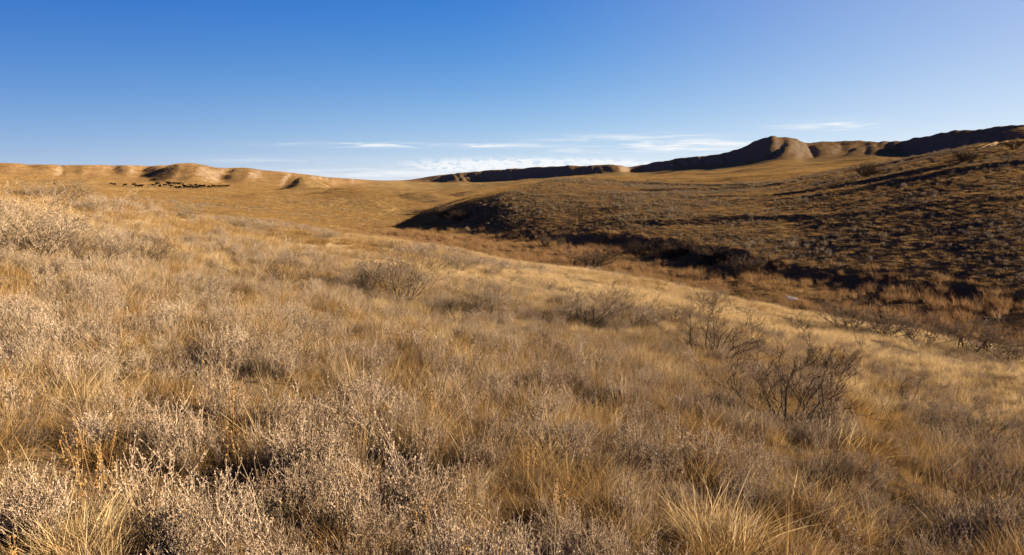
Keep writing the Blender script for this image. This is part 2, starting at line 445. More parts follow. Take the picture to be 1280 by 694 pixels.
def mat_simple(name, a, b, scale, rough=0.85, spec=0.2):
    m = bpy.data.materials.new(name); m.use_nodes = True
    t = NT(m.node_tree)
    pos = t.n('ShaderNodeNewGeometry').outputs['Position']
    c = t.mix(t.ramp(t.noise(pos, scale, 4, 0.6), 0.3, 0.7), a, b)
    bs = t.n('ShaderNodeBsdfPrincipled', {'Base Color': c, 'Roughness': rough, 'Specular IOR Level': spec})
    t.n('ShaderNodeOutputMaterial', {'Surface': bs.outputs[0]})
    return m


M_ground = mat_ground()
M_grass = mat_plant("dry_grass", [(0.0556, 0.0302, 0.0107), (0.1201, 0.0687, 0.0249), (0.1728, 0.1075, 0.0439), (0.2345, 0.1611, 0.0811)], 0.3)
M_pale = mat_plant("pale_grass", [(0.1471, 0.0966, 0.0452), (0.2427, 0.1719, 0.0863), (0.3162, 0.2362, 0.1328), (0.3824, 0.3007, 0.1860)], 0.36)
M_grey = mat_plant("weathered_grass", [(0.0544, 0.0332, 0.0166), (0.1210, 0.0803, 0.0428), (0.1876, 0.1346, 0.0791), (0.2663, 0.2065, 0.1337)], 0.2)
M_straw = mat_plant("pale_straw", [(0.1437, 0.1018, 0.0509), (0.2394, 0.1856, 0.1077)], 0.3)
M_silver = mat_plant("silver_sage", [(0.0909, 0.0646, 0.0449), (0.1699, 0.1277, 0.0923), (0.2608, 0.2089, 0.1605)], 0.18)
M_reed = mat_plant("rust_reed", [(0.0834, 0.0454, 0.0220), (0.1460, 0.0863, 0.0425), (0.2170, 0.1409, 0.0745)], 0.25)
M_bark = mat_plant("dark_bark", [(0.0262, 0.0189, 0.0139), (0.0615, 0.0451, 0.0336)], 0.0)
M_twig = mat_plant("grey_twigs", [(0.0754, 0.0553, 0.0388), (0.1329, 0.1005, 0.0718), (0.2083, 0.1652, 0.1258)], 0.1)
M_twigd = mat_plant("brown_twigs", [(0.0269, 0.0180, 0.0125), (0.0449, 0.0312, 0.0221), (0.0748, 0.0539, 0.0389)], 0.05)
M_sagef = mat_plant("sage_leaf", [(0.0748, 0.0568, 0.0371), (0.1197, 0.0928, 0.0640), (0.1796, 0.1437, 0.1018)], 0.15)
M_seed = mat_plant("seed_heads", [(0.1197, 0.0688, 0.0287), (0.1796, 0.1137, 0.0509)], 0.1)
M_hide = mat_simple("black_hide", (0.003, 0.0026, 0.0024), (0.007, 0.0058, 0.005), 2.0, 0.9, 0.0)
M_track = mat_simple("track_soil_sunlit", (0.20, 0.135, 0.066), (0.30, 0.21, 0.105), 0.8, 0.95, 0.0)  # soil colour made paler to stand in for sunlit grass along the ruts
M_ice = mat_simple("dull_creek_ice", (0.0525, 0.0600, 0.0780), (0.1275, 0.1350, 0.1500), 1.6, 0.5, 0.3)


# ---------------------------------------------------------------- mesh helpers
def new_mesh(name, verts, faces, mat, tint=None, smooth=False, attrs=None):
    me = bpy.data.meshes.new(name)
    verts = np.asarray(verts, np.float32)
    if isinstance(faces, np.ndarray) and faces.ndim == 2:
        n, k = faces.shape
        me.vertices.add(len(verts)); me.vertices.foreach_set('co', verts.ravel())
        me.loops.add(n * k); me.loops.foreach_set('vertex_index', faces.astype(np.int32).ravel())
        me.polygons.add(n); me.polygons.foreach_set('loop_start', np.arange(0, n * k, k, dtype=np.int32))
        me.update(calc_edges=True)
    else:
        me.from_pydata([tuple(v) for v in verts], [], faces)
    if tint is not None:
        a = me.attributes.new('tint', 'FLOAT', 'POINT'); a.data.foreach_set('value', np.asarray(tint, np.float32))
    for k2, v2 in (attrs or {}).items():
        a = me.attributes.new(k2, 'FLOAT', 'POINT'); a.data.foreach_set('value', np.asarray(v2, np.float32).ravel())
    if smooth:
        me.polygons.foreach_set('use_smooth', np.ones(len(me.polygons), bool))
    if mat:
        me.materials.append(mat)
    me.validate()
    return me


def obj(name, me, parent=None, kind=None, loc=None):
    o = bpy.data.objects.new(name, me); C.objects.link(o)
    if parent:
        o.parent = parent
    if kind:
        o['kind'] = kind
    if loc is not None:
        o.location = loc
    return o


# ---------------------------------------------------------------- the land
nr, na = Z.shape
near_attr = 1 - sstep(0, 1, (RG - crest_r[None] - 3) / 10)
bluff_attr = sstep(-0.05, 0.25, tt) * (1 - 0)
idx = np.arange(nr * na).reshape(nr, na)
q = np.stack([idx[:-1, :-1], idx[:-1, 1:], idx[1:, 1:], idx[1:, :-1]], -1)          # facing up
last = np.stack([idx[:-1, -1], idx[:-1, 0], idx[1:, 0], idx[1:, -1]], -1)[:0]
V = np.stack([XG, YG, Z], -1).reshape(-1, 3)
far = (RG[1:, :-1] > foot_r[None, :-1])
attrs = {'sage': SAGE, 'reed': REED, 'near': near_attr, 'bluff': bluff_attr, 'pale': sstep(16, 28, RG)}


def sub_sheet(name, mask):
    f = q[mask]
    f = f[:, ::-1]
    used = np.unique(f); remap = np.full(nr * na, -1); remap[used] = np.arange(len(used))
    me = new_mesh(name, V[used], remap[f], M_ground, smooth=True, attrs={k: v.reshape(-1)[used] for k, v in attrs.items()})
    return obj(name, me, kind='structure')


ground = sub_sheet('ground', ~far)
ground['label'] = 'rolling dry prairie ground falling to a creek flat'
hills = sub_sheet('hills', far)
hills['label'] = 'low eroded bluffs along the horizon'


# ---------------------------------------------------------------- plant builders
def ribbons(P, Wd, side, t_blade):
    """P: n x (k+1) x 3 centre lines, Wd: n x k half widths, side: n x 3 -> verts, tris, tint"""
    n, k1, _ = P.shape; k = k1 - 1
    L_ = P[:, :k] - side[:, None] * Wd[..., None]; R_ = P[:, :k] + side[:, None] * Wd[..., None]
    V = np.concatenate([np.stack([L_, R_], 2).reshape(n, 2 * k, 3), P[:, k:]], 1)
    f = []
    for i in range(k - 1):
        a = 2 * i; f += [(a, a + 1, a + 3), (a, a + 3, a + 2)]
    a = 2 * (k - 1); f.append((a, a + 1, 2 * k))
    f = np.array(f); Fc = (f[None] + (np.arange(n) * (2 * k + 1))[:, None, None]).reshape(-1, 3)
    return V.reshape(-1, 3), Fc, np.repeat(t_blade, 2 * k + 1)


def tuft(seed, n, rad, h0, h1, width, segs=3, lean=0.35, wind=(-0.10, -0.05), droop=0.35, tint=(0, 1)):
    g = np.random.default_rng(seed)
    a = g.uniform(0, 2 * np.pi, n); r = rad * np.sqrt(g.uniform(0, 1, n))
    base = np.stack([r * np.cos(a), r * np.sin(a), np.full(n, -0.03)], -1)
    h = g.uniform(h0, h1, n) * (1 - 0.35 * (r / rad) ** 2)
    az = a + g.normal(0, 0.9, n); ln = np.abs(g.normal(0, lean, n)) + 0.25 * lean * r / rad
    d = np.stack([np.cos(az) * ln + wind[0], np.sin(az) * ln + wind[1], np.ones(n)], -1)
    t = np.linspace(0, 1, segs + 1)[None, :, None]
    bend = np.stack([np.cos(az), np.sin(az), -0.35 * np.ones(n)], -1) * (g.uniform(0.2, 1, n) * droop)[:, None]
    P = base[:, None] + (d[:, None] * t + bend[:, None] * t * t) * h[:, None, None]
    fa = g.uniform(0, 2 * np.pi, n); side = np.stack([np.cos(fa), np.sin(fa), np.zeros(n)], -1)
    Wd = width * g.uniform(0.6, 1.3, n)[:, None] * np.linspace(1, 0.45, segs)[None]
    return ribbons(P, Wd, side, g.uniform(*tint, n))


def tubes(polys, sides=3):
    """polys: list of (points m x 3, radii m, tint)"""
    Vs, Fs, Ts, off = [], [], [], 0
    for P, rad, ti in polys:
        P = np.asarray(P); m = len(P)
        T = np.gradient(P, axis=0); T /= np.linalg.norm(T, axis=1)[:, None] + 1e-9
        ref = np.array([0.31, 0.87, 0.4])
        A = np.cross(T, ref); A /= np.linalg.norm(A, axis=1)[:, None] + 1e-9
        B = np.cross(T, A)
        an = np.arange(sides) * 2 * np.pi / sides
        ring = P[:, None] + (A[:, None] * np.cos(an)[None, :, None] + B[:, None] * np.sin(an)[None, :, None]) * np.asarray(rad)[:, None, None]
        Vs.append(ring.reshape(-1, 3))
        i = np.arange(m - 1)[:, None] * sides; j = np.arange(sides)[None]; jn = (j + 1) % sides
        a, b, c, d = i + j, i + jn, i + sides + jn, i + sides + j
        Fs.append(np.concatenate([np.stack([a, b, c], -1).reshape(-1, 3), np.stack([a, c, d], -1).reshape(-1, 3)]) + off)
        Ts.append(np.full(m * sides, ti)); off += m * sides
    return np.concatenate(Vs), np.concatenate(Fs), np.concatenate(Ts)


def leaves(P, D, size, g, aspect=0.28):
    """small pointed leaves at P along directions D"""
    n = len(P)
    D = D + g.normal(0, 0.45, (n, 3)); D /= np.linalg.norm(D, axis=1)[:, None]
    S = np.cross(D, g.normal(0, 1, (n, 3))); S /= np.linalg.norm(S, axis=1)[:, None] + 1e-9
    s = (size * g.uniform(0.6, 1.4, n))[:, None]
    V = np.stack([P, P + D * s * 0.55 + S * s * aspect, P + D * s, P + D * s * 0.5 - S * s * aspect], 1).reshape(-1, 3)
    o = (np.arange(n) * 4)[:, None]
    Fc = np.concatenate([o + np.array([[0, 1, 2]]), o + np.array([[0, 2, 3]])])
    return V, Fc, np.repeat(g.uniform(0, 1, n), 4)


def join(parts):
    off, V, F_, T = 0, [], [], []
    for v, f, t in parts:
        V.append(v); F_.append(f + off); T.append(t); off += len(v)
    return np.concatenate(V), np.concatenate(F_), np.concatenate(T)


def grow(seed, height, stems, spread, levels, kids, kink=0.28, up=0.12, r0=0.012, ratio=0.62, lean=0.0):
    """gnarled shrub: lists of centre lines per level"""
    g = np.random.default_rng(seed); out = [[] for _ in range(levels)]; stem_of = [[] for _ in range(levels)]; cur = [0]

    def arm(p, d, ln, rad, lv):
        m = 6 if lv == 0 else (5 if lv == 1 else 4)
        pts, dirs = [p], []
        for i in range(m - 1):
            d = d + g.normal(0, kink, 3) + np.array([lean * 0.1, 0, up]); d /= np.linalg.norm(d)
            p = p + d * ln / (m - 1); pts.append(p); dirs.append(d)
        rr = np.linspace(rad, rad * 0.5, m)
        out[lv].append((np.array(pts), rr, g.uniform(0, 1))); stem_of[lv].append(cur[0])
        if lv + 1 < levels:
            for _ in range(kids[lv]):
                i = g.integers(1, m); dd = dirs[min(i, m - 2)]
                ax = np.cross(dd, g.normal(0, 1, 3)); ax /= np.linalg.norm(ax) + 1e-9
                an = g.uniform(0.35, 0.95); nd = dd * math.cos(an) + ax * math.sin(an)
                arm(pts[i], nd, ln * ratio * g.uniform(0.6, 1.2), max(rr[i] * 0.6, 0.0016), lv + 1)
    for s in range(stems):
        cur[0] = s
        a = 2 * math.pi * (s + g.uniform(-0.35, 0.35)) / stems; sp_ = spread * g.uniform(0.35, 1.0)
        d = np.array([math.cos(a) * sp_, math.sin(a) * sp_, 1.0]); d /= np.linalg.norm(d)
        b = np.array([math.cos(a), math.sin(a), 0]) * 0.05 * height; b[2] = -0.05
        arm(b, d, height * 0.72 * g.uniform(0.75, 1.1), r0 * g.uniform(0.7, 1.2), 0)
    grow.stem_of = stem_of
    return out, g


def shrub_meshes(seed, height, stems, spread, levels, kids, leaf_n, leaf_size, r0, twig_mat, leaf_mat, kink=0.28, up=0.12, thick=1.0, sides=3, ratio=0.62):
    """meshes of a shrub: heavy branches, twigs, leaf tips"""
    lv, g = grow(seed, height, stems, spread, levels, kids, kink, up, r0, ratio)
    heavy = lv[0] + (lv[1] if levels > 3 else [])
    thin = [(p, r * thick, t) for l in lv[len(lv) - (levels - (2 if levels > 3 else 1)):] for p, r, t in l]
    sid = grow.stem_of[0] + (grow.stem_of[1] if levels > 3 else [])
    b = []
    for k_ in range(stems):
        v, f, t = tubes([p for p, i_ in zip(heavy, sid) if i_ == k_], sides); b.append(new_mesh("branch", v, f, M_bark, t))
    v, f, t = tubes(thin, 3)
    tw = new_mesh("twigs", v, f, twig_mat, t)
    lf = None
    if leaf_n:
        P, D = [], []
        for p, r, _ in lv[-1]:
            for _k in range(leaf_n):
                u = g.uniform(0.15, 1.0) * (len(p) - 1); i = min(int(u), len(p) - 2)
                P.append(p[i] + (p[i + 1] - p[i]) * (u - i)); dd = p[i + 1] - p[i]; D.append(dd / (np.linalg.norm(dd) + 1e-9))
        v, f, t = leaves(np.array(P), np.array(D), leaf_size, g, 0.2)
        lf = new_mesh("leaves", v, f, leaf_mat, t)
    allp = np.concatenate([p for p, _, _ in thin])
    return b, tw, lf, 2 * np.percentile(np.hypot(allp[:, 0], allp[:, 1]), 92), allp[:, 2].max()


def one_mesh(meshes, name):
    """several meshes as one (small copies that show no parts)"""
    bm_v, bm_f, mi, ti, mats, off = [], [], [], [], [], 0
    for me in meshes:
        if me is None:
            continue
        n = len(me.vertices); v = np.empty(n * 3, np.float32); me.vertices.foreach_get('co', v)
        k = len(me.polygons); f = np.empty(k * 3, np.int32); me.loops.foreach_get('vertex_index', f)
        t = np.empty(n, np.float32); me.attributes['tint'].data.foreach_get('value', t)
        bm_v.append(v.reshape(-1, 3)); bm_f.append(f.reshape(-1, 3) + off); ti.append(t); mi.append(np.full(k, len(mats))); mats.append(me.materials[0]); off += n
    me = new_mesh(name, np.concatenate(bm_v), np.concatenate(bm_f), None, np.concatenate(ti))
    for m in mats:
        me.materials.append(m)
    if len(me.polygons) == sum(len(x) for x in mi):
        me.polygons.foreach_set('material_index', np.concatenate(mi).astype(np.int32))
    return me


# ---------------------------------------------------------------- scattering a cover nobody could count
def scatter(name, label, protos, x, y, scale, rng, tilt=0.12, idx=None, sink=0.0, rot=None):
    n = len(x)
    z = ground_z(x, y) - sink * scale
    me = bpy.data.meshes.new(name)
    me.vertices.add(n); me.vertices.foreach_set('co', np.stack([x, y, z], -1).astype(np.float32).ravel())
    a = me.attributes.new('size', 'FLOAT', 'POINT'); a.data.foreach_set('value', np.asarray(scale, np.float32))
    ro = np.stack([rng.normal(0, tilt, n), rng.normal(0, tilt, n), rng.uniform(0, 2 * np.pi, n) if rot is None else rot], -1)
    a = me.attributes.new('turn', 'FLOAT_VECTOR', 'POINT'); a.data.foreach_set('vector', ro.astype(np.float32).ravel())
    a = me.attributes.new('pick', 'INT', 'POINT'); a.data.foreach_set('value', (rng.integers(0, len(protos), n) if idx is None else idx).astype(np.int32))
    o = obj(name, me, kind='stuff'); o['label'] = label
    col = bpy.data.collections.new(name + "_kinds")
    for i, pm in enumerate(protos):
        col.objects.link(bpy.data.objects.new("%s_kind_%02d" % (name, i), pm))
    ng = bpy.data.node_groups.new(name, 'GeometryNodeTree')
    ng.interface.new_socket('Geometry', in_out='INPUT', socket_type='NodeSocketGeometry')
    ng.interface.new_socket('Geometry', in_out='OUTPUT', socket_type='NodeSocketGeometry')
    N, K = ng.nodes, ng.links
    gi, go = N.new('NodeGroupInput'), N.new('NodeGroupOutput')
    ci = N.new('GeometryNodeCollectionInfo'); ci.inputs['Collection'].default_value = col
    ci.inputs['Separate Children'].default_value = True; ci.inputs['Reset Children'].default_value = True
    ip = N.new('GeometryNodeInstanceOnPoints'); ip.inputs['Pick Instance'].default_value = True

    def at(nm, dt):
        k = N.new('GeometryNodeInputNamedAttribute'); k.data_type = dt; k.inputs['Name'].default_value = nm
        return k.outputs['Attribute']
    er = N.new('FunctionNodeEulerToRotation')
    K.new(at('turn', 'FLOAT_VECTOR'), er.inputs[0])
    K.new(gi.outputs[0], ip.inputs['Points']); K.new(ci.outputs[0], ip.inputs['Instance'])
    K.new(at('pick', 'INT'), ip.inputs['Instance Index']); K.new(er.outputs[0], ip.inputs['Rotation'])
    K.new(at('size', 'FLOAT'), ip.inputs['Scale']); K.new(ip.outputs[0], go.inputs[0])
    md = o.modifiers.new('cover', 'NODES'); md.node_group = ng
    return o


def wedge(rng, n, r0, r1, half=45.0):
    a = np.radians(rng.uniform(-half, half, n)); r = np.sqrt(rng.uniform(r0 * r0, r1 * r1, n))
    return r * np.sin(a), r * np.cos(a), r


def seen(x, y, z, lift):
    """sight line to a point lift above the ground clears all nearer ground"""
    return (z + lift - EYE) / np.hypot(x, y) > hidden_slope(x, y)


rng = np.random.default_rng(11)

# grass tufts: near, middle, far
T_near, T_mid = [], []
for i in range(10):
    v, f, t = tuft(100 + i, 85, 0.085 + 0.03 * (i % 3), 0.10, 0.34 + 0.08 * (i % 2), 0.0020, 4, 0.34 + 0.1 * (i % 3), wind=(-0.08 + 0.10 * (i % 3 - 1), -0.04 + 0.08 * (i % 2)), droop=0.2 + 0.2 * (i % 3))
    T_near.append(new_mesh("grass_tuft", v, f, M_grass if i < 6 else M_grey, t))
for i in range(8):
    v, f, t = tuft(130 + i, 80, 0.20, 0.14, 0.40, 0.0033, 3, 0.5, wind=(-0.10 + 0.1 * (i % 3 - 1), -0.03), droop=0.35 + 0.2 * (i % 3))
    T_mid.append(new_mesh("grass_tuft", v, f, M_grass if i < 3 else M_pale if i < 6 else M_grey, t))
T_bright = []
for i in range(3):
    v, f, t = tuft(145 + i, 85, 0.10 + 0.03 * i, 0.10, 0.38, 0.0019, 4, 0.5, wind=(-0.10 + 0.12 * (i - 1), -0.03), droop=0.45)
    T_bright.append(new_mesh("grass_tuft", v, f, M_pale, t))
T_far = []
for i in range(5):
    v, f, t = tuft(160 + i, 110, 0.75, 0.14, 0.34, 0.010, 2, 0.35, droop=0.4)
    T_far.append(new_mesh("grass_tuft", v, f, M_grass, t))
T_plain = []
for i in range(4):
    v, f, t = tuft(190 + i, 130, 3.0, 0.14, 0.28, 0.045, 2, 0.35, droop=0.4)
    T_plain.append(new_mesh("grass_tuft", v, f, M_grass, t))


TRACK = polyline([(1224, 212), (1238, 224), (1248, 236), (1246, 248), (1243, 258), (1246, 268)])


def clump(x, y, s=0.8, seed=21):
    """0..1: where grass stands thick"""
    return 0.5 + 0.5 * np.clip(fbm(x / s, y / s, seed, 3) * 1.3, -1, 1)


X_, Y_, S_, I_ = [], [], [], []


def add(x, y, s, i):
    X_.append(x); Y_.append(y); S_.append(s); I_.append(i)


def kinds(x, y, gold, grey, base):
    """golden or weathered tufts, in drifts"""
    w_ = fbm(x / 2.6, y / 2.6, 27, 3) + 0.35 * rng.normal(0, 1, len(x)) + 0.25 * (1 - np.clip(np.hypot(x, y) / 14, 0, 1)) - 0.42
    return base + np.where(w_ > 0.15, gold + rng.integers(0, grey, len(x)), rng.integers(0, gold, len(x)))


def hollow(x, y):
    """1 in the bare hollows between the clumps of the near slope"""
    return sstep(0.22, 0.5, fbm(x / 0.75, y / 0.55, 97, 2)) * (1 - 0.6 * sstep(12, 24, np.hypot(x, y)))


def clumps(n, r0, r1, per, spread, s0, s1):
    """plants gathered in clumps with bare hollows between: positions, sizes, clump number, clump centres"""
    cx, cy, cr_ = wedge(rng, n, r0, r1)
    k = (0.45 + 0.55 * clump(cx, cy, 1.1, 29) > rng.uniform(0.15, 0.9, n)) & (hollow(cx, cy) < rng.uniform(0.15, 0.9, n)); cx, cy = cx[k], cy[k]
    m = rng.poisson(per, len(cx)) + 1; own = np.repeat(np.arange(len(cx)), m)
    big_ = rng.uniform(0.7, 1.3, len(cx))[own]
    dx, dy = rng.normal(0, spread, (2, len(own))) * big_
    d = np.hypot(dx, dy) / (spread * big_)
    return cx[own] + dx, cy[own] + dy, big_ * (s0 + (s1 - s0) * np.exp(-0.5 * d * d)) * rng.uniform(0.8, 1.2, len(own)), own, cx, cy


scrub_x, scrub_y, scrub_s = [], [], []
for n_, r0, r1, per in ((2300, 1.2, 9, 4.4), (13500, 9, 26, 3.1)):
    x, y, sz, own, cx, cy = clumps(n_, r0, r1, per, 0.10, 0.38, 1.02)
    # what grows in a clump: scrub, weathered grass, golden or pale grass
    f1 = 0.4 * fbm(cx / 1.6, cy / 1.6, 61, 2) + rng.normal(0, 0.5, len(cx)) + 0.08 * (cx < 0) - 0.22 * sstep(10, 26, np.hypot(cx, cy)) - 0.05
    kind_ = np.where(f1 > 0.06, 0, np.where(f1 > -0.12, 1, np.where(rng.uniform(0, 1, len(cx)) < 0.12 + 0.6 * sstep(8, 24, np.hypot(cx, cy)), 3, 2)))
    kk = kind_[own]
    m0 = kk == 0
    drop = m0 & (rng.uniform(0, 1, len(x)) < 0.30)
    x, y, sz, kk, m0 = x[~drop], y[~drop], sz[~drop], kk[~drop], m0[~drop]
    scrub_x.append(x[m0]); scrub_y.append(y[m0]); scrub_s.append(sz[m0] * rng.uniform(0.75, 1.15, m0.sum()))
    kd = np.where(kk == 1, 6 + rng.integers(0, 4, len(x)), np.where(kk == 3, 27 + rng.integers(0, 3, len(x)), rng.integers(0, 6, len(x))))
    sel = ~m0 | (rng.uniform(0, 1, len(x)) < 0.2)
    kd = np.where(m0, 6 + rng.integers(0, 4, len(x)), kd)
    add(x[sel], y[sel], sz[sel] * np.where(m0[sel], 0.7, 1.0), kd[sel])
x, y, r = wedge(rng, 52000, 22, 66); c = clump(x, y, 1.6); k = (c > rng.uniform(0.0, 0.6, len(x))) & (grid_at(REED, x, y) < 0.5)
x, y, c, r = x[k], y[k], c[k], r[k]
pale = np.clip(0.35 + 0.55 * sstep(-14, 4, np.degrees(np.arctan2(x, y))) + 0.35 * fbm(x / 7, y / 7, 33, 3), 0.05, 0.95) > rng.uniform(0, 1, len(x))
kd = kinds(x, y, 3, 2, 10); kd = np.where(kd >= 13, kd + 3, kd); kd = np.where(pale, 13 + rng.integers(0, 3, len(x)), kd)
add(x, y, 0.55 + 0.6 * c * rng.uniform(0.7, 1.2, len(x)), kd)
x, y, r = wedge(rng, 140000, 55, 330)
k = (grid_at(SAGE, x, y) < rng.uniform(0.3, 1.9, len(x))) & (grid_at(REED, x, y) < rng.uniform(0.1, 0.9, len(x))) & seen(x, y, ground_z(x, y), 0.5) & (np.abs(near_path(TRACK, x, y)) > 2.6)
add(x[k], y[k], rng.uniform(0.7, 1.3, k.sum()), 18 + rng.integers(0, 5, k.sum()))
x, y, r = wedge(rng, 90000, 300, 900, 40); k = seen(x, y, ground_z(x, y), 0.5)
add(x[k], y[k], rng.uniform(0.8, 1.25, k.sum()), 23 + rng.integers(0, 4, k.sum()))
x, y, r = wedge(rng, 1500, 1.5, 8); add(x, y, rng.uniform(0.25, 0.45, len(x)), kinds(x, y, 6, 4, 0))
x, y, r = wedge(rng, 4600, 1.2, 10); k = hollow(x, y) < rng.uniform(0.1, 1.3, len(x)); x, y = x[k], y[k]; add(x, y, rng.uniform(0.25, 0.52, len(x)), kinds(x, y, 6, 4, 0))
x, y, r = wedge(rng, 20000, 8, 27); add(x, y, rng.uniform(0.26, 0.55, len(x)), kinds(x, y, 6, 4, 0))
scatter("grass", "dry golden grass covering the prairie", T_near + T_mid + T_far + T_plain + T_bright, np.concatenate(X_), np.concatenate(Y_), np.concatenate(S_), rng, 0.10, np.concatenate(I_))

# low silvery scrub among the grass of the near hill
T_scrub = []
for i in range(6):
    lv, g = grow(300 + i, 0.36, 10 + i % 4, 0.8, 2, (6,), 0.16, 0.22, 0.0022, 0.5)
    v1 = tubes(lv[0] + lv[1], 3)
    P, D = [], []
    for p, rr, _ in lv[0] + lv[1]:
        for _k in range(11):
            u = g.uniform(0.35, 1.0) * (len(p) - 1); q_ = min(int(u), len(p) - 2)
            P.append(p[q_] + (p[q_ + 1] - p[q_]) * (u - q_)); dd = p[q_ + 1] - p[q_]; D.append(dd / np.linalg.norm(dd))
    T_scrub.append(new_mesh("scrub_plant", *join([v1, leaves(np.array(P), np.array(D), 0.0105, g, 0.26)])[:2], M_silver, None))
    me = T_scrub[-1]
    tnt = join([v1, (np.zeros((len(P) * 4, 3)), np.zeros((0, 3), int), np.repeat(g.uniform(0.2, 1, len(P)), 4))])[2]
    a = me.attributes.new('tint', 'FLOAT', 'POINT'); a.data.foreach_set('value', tnt.astype(np.float32))
T_scrubm = []
for i in range(4):
    lv, g = grow(330 + i, 0.36, 9, 0.8, 2, (4,), 0.16, 0.22, 0.004, 0.5)
    P = np.concatenate([p[2:] for p, _, _ in lv[0] + lv[1]]); P = np.repeat(P, 2, 0)
    v1 = tubes(lv[0], 3); v2 = leaves(P, np.tile([[0, 0, 1.0]], (len(P), 1)), 0.030, g, 0.2)
    v, f, t = join([v1, v2]); T_scrubm.append(new_mesh("scrub_plant", v, f, M_silver, t))
x, y, sz = map(np.concatenate, (scrub_x, scrub_y, scrub_s))
A1 = (x, y, sz, rng.integers(0, 6, len(x)))
x, y, r = wedge(rng, 7000, 27, 62); c = clump(x, y, 4.0, 61); k = (c > rng.uniform(0.65, 1.0, len(x)) + 0.15 * (x > 2)) & (grid_at(REED, x, y) < 0.4); A3 = (x[k], y[k], 0.7 + 0.7 * c[k], 6 + rng.integers(0, 4, k.sum()))
B_ = [np.concatenate(q_) for q_ in zip(A1, A3)]
scatter("low_scrub", "low silvery scrub growing through the grass", T_scrub + T_scrubm, B_[0], B_[1], B_[2], rng, 0.12, B_[3])

# pale standing straws and amber seed spikes in the foreground
T_straw = []
for i in range(4):
    v, f, t = tuft(400 + i, 9, 0.10, 0.34, 0.62, 0.0016, 4, 0.30, droop=0.3)
    T_straw.append(new_mesh("straw", v, f, M_straw, t))
for i in range(3):
    g = np.random.default_rng(420 + i); pol, P = [], []
    for s in range(4 + i):
        b = np.array([*g.normal(0, 0.05, 2), -0.02]); d = np.array([*g.normal(0, 0.10, 2), 1.0]); hh = g.uniform(0.28, 0.42)
        pts = b + d * np.linspace(0, 1, 5)[:, None] * hh; pol.append((pts, np.full(5, 0.0016), 0.5))
        for q_ in np.linspace(0.62, 1, 26):
            P.append(b + d * q_ * hh + g.normal(0, 0.002, 3))
    P = np.array(P); v2 = leaves(P, np.tile([[0, 0, 0.6]], (len(P), 1)) + g.normal(0, 0.4, (len(P), 3)), 0.011, g, 0.40)
    v, f, t = join([tubes(pol), v2]); T_straw.append(new_mesh("seed_spike", v, f, M_seed, t))
x, y, r = wedge(rng, 1300, 2.0, 20); pick = np.where((x < 0.3) & (r < 6) & (rng.uniform(0, 1, len(x)) < 0.35), 4 + rng.integers(0, 3, len(x)), rng.integers(0, 4, len(x)))
scatter("seed_stalks", "pale straws and amber seed spikes standing above the grass", T_straw, x, y, rng.uniform(0.8, 1.25, len(x)), rng, 0.08, pick)

# rust coloured reeds along the creek
T_reed = []
for i in range(5):
    v, f, t = tuft(500 + i, 60, 0.42, 0.6, 1.35, 0.014, 3, 0.2, wind=(-0.22, -0.03), droop=0.3)
    T_reed.append(new_mesh("reed_clump", v, f, M_reed, t))
x, y, r = wedge(rng, 70000, 45, 260, 44); k = (grid_at(REED, x, y) * (0.15 + 0.85 * clump(x, y, 2.5, 73)) > rng.uniform(0.05, 0.95, len(x))) & seen(x, y, ground_z(x, y), 1.4)
x, y = x[k], y[k]
scatter("creek_reeds", "rust brown reeds filling the creek flat", T_reed, x, y, rng.uniform(0.5, 1.25, len(x)) * (0.65 + 0.6 * clump(x, y, 6, 71)), rng, 0.06, rot=rng.normal(0, 0.35, len(x)))


# ---------------------------------------------------------------- shrubs, each a thing of its own
def thing(name, label, cat, group=None):
    o = bpy.data.objects.new(name, None); C.objects.link(o)
    o.empty_display_size = 0.3
    o['label'] = label; o['category'] = cat
    if group:
        o['group'] = group
    return o


def set_on(o, x, y, rz, s, sink=0.02):
    o.location = (x, y, float(ground_z(x, y)) - sink); o.rotation_euler = (0, 0, rz); o.scale = (s, s, s)


# kinds: bare dark shrub, grey twiggy sagebrush, dense creek shrub
K_bare = [shrub_meshes(600 + i, 1.0, 8 + i % 3, 1.25, 4, (4, 5, 4), 0, 0, 0.0105, M_twigd, None, 0.22, 0.17, 1.5, 4) for i in range(4)]
K_sage = [shrub_meshes(630 + i, 1.0, 12, 1.0, 4, (4, 4, 3), 12, 0.017, 0.009, M_twig, M_sagef, 0.22, 0.20, 1.5, 3) for i in range(5)]
K_creek = [shrub_meshes(660 + i, 1.0, 14, 0.9, 3, (7, 5), 1, 0.05, 0.012, M_twigd, M_twigd, 0.2, 0.2, 2.0, 3) for i in range(3)]
M_sagefar = mat_plant("sage_leaf_lightened", [(0.0984, 0.0754, 0.0512), (0.1574, 0.1246, 0.0886), (0.2230, 0.1837, 0.1345)], 0.15)  # sage leaf colour lightened to brighten plants standing in the slope's shade
S_mid = []
for i in range(6):
    q_ = shrub_meshes(690 + i, 1.0, 9, 1.15, 3, (5, 4), 3, 0.11, 0.016, M_twig, M_sagefar, 0.22, 0.20, 2.6, 3, 0.7)
    S_mid.append(one_mesh(q_[0] + [q_[1], q_[2]], "sagebrush"))


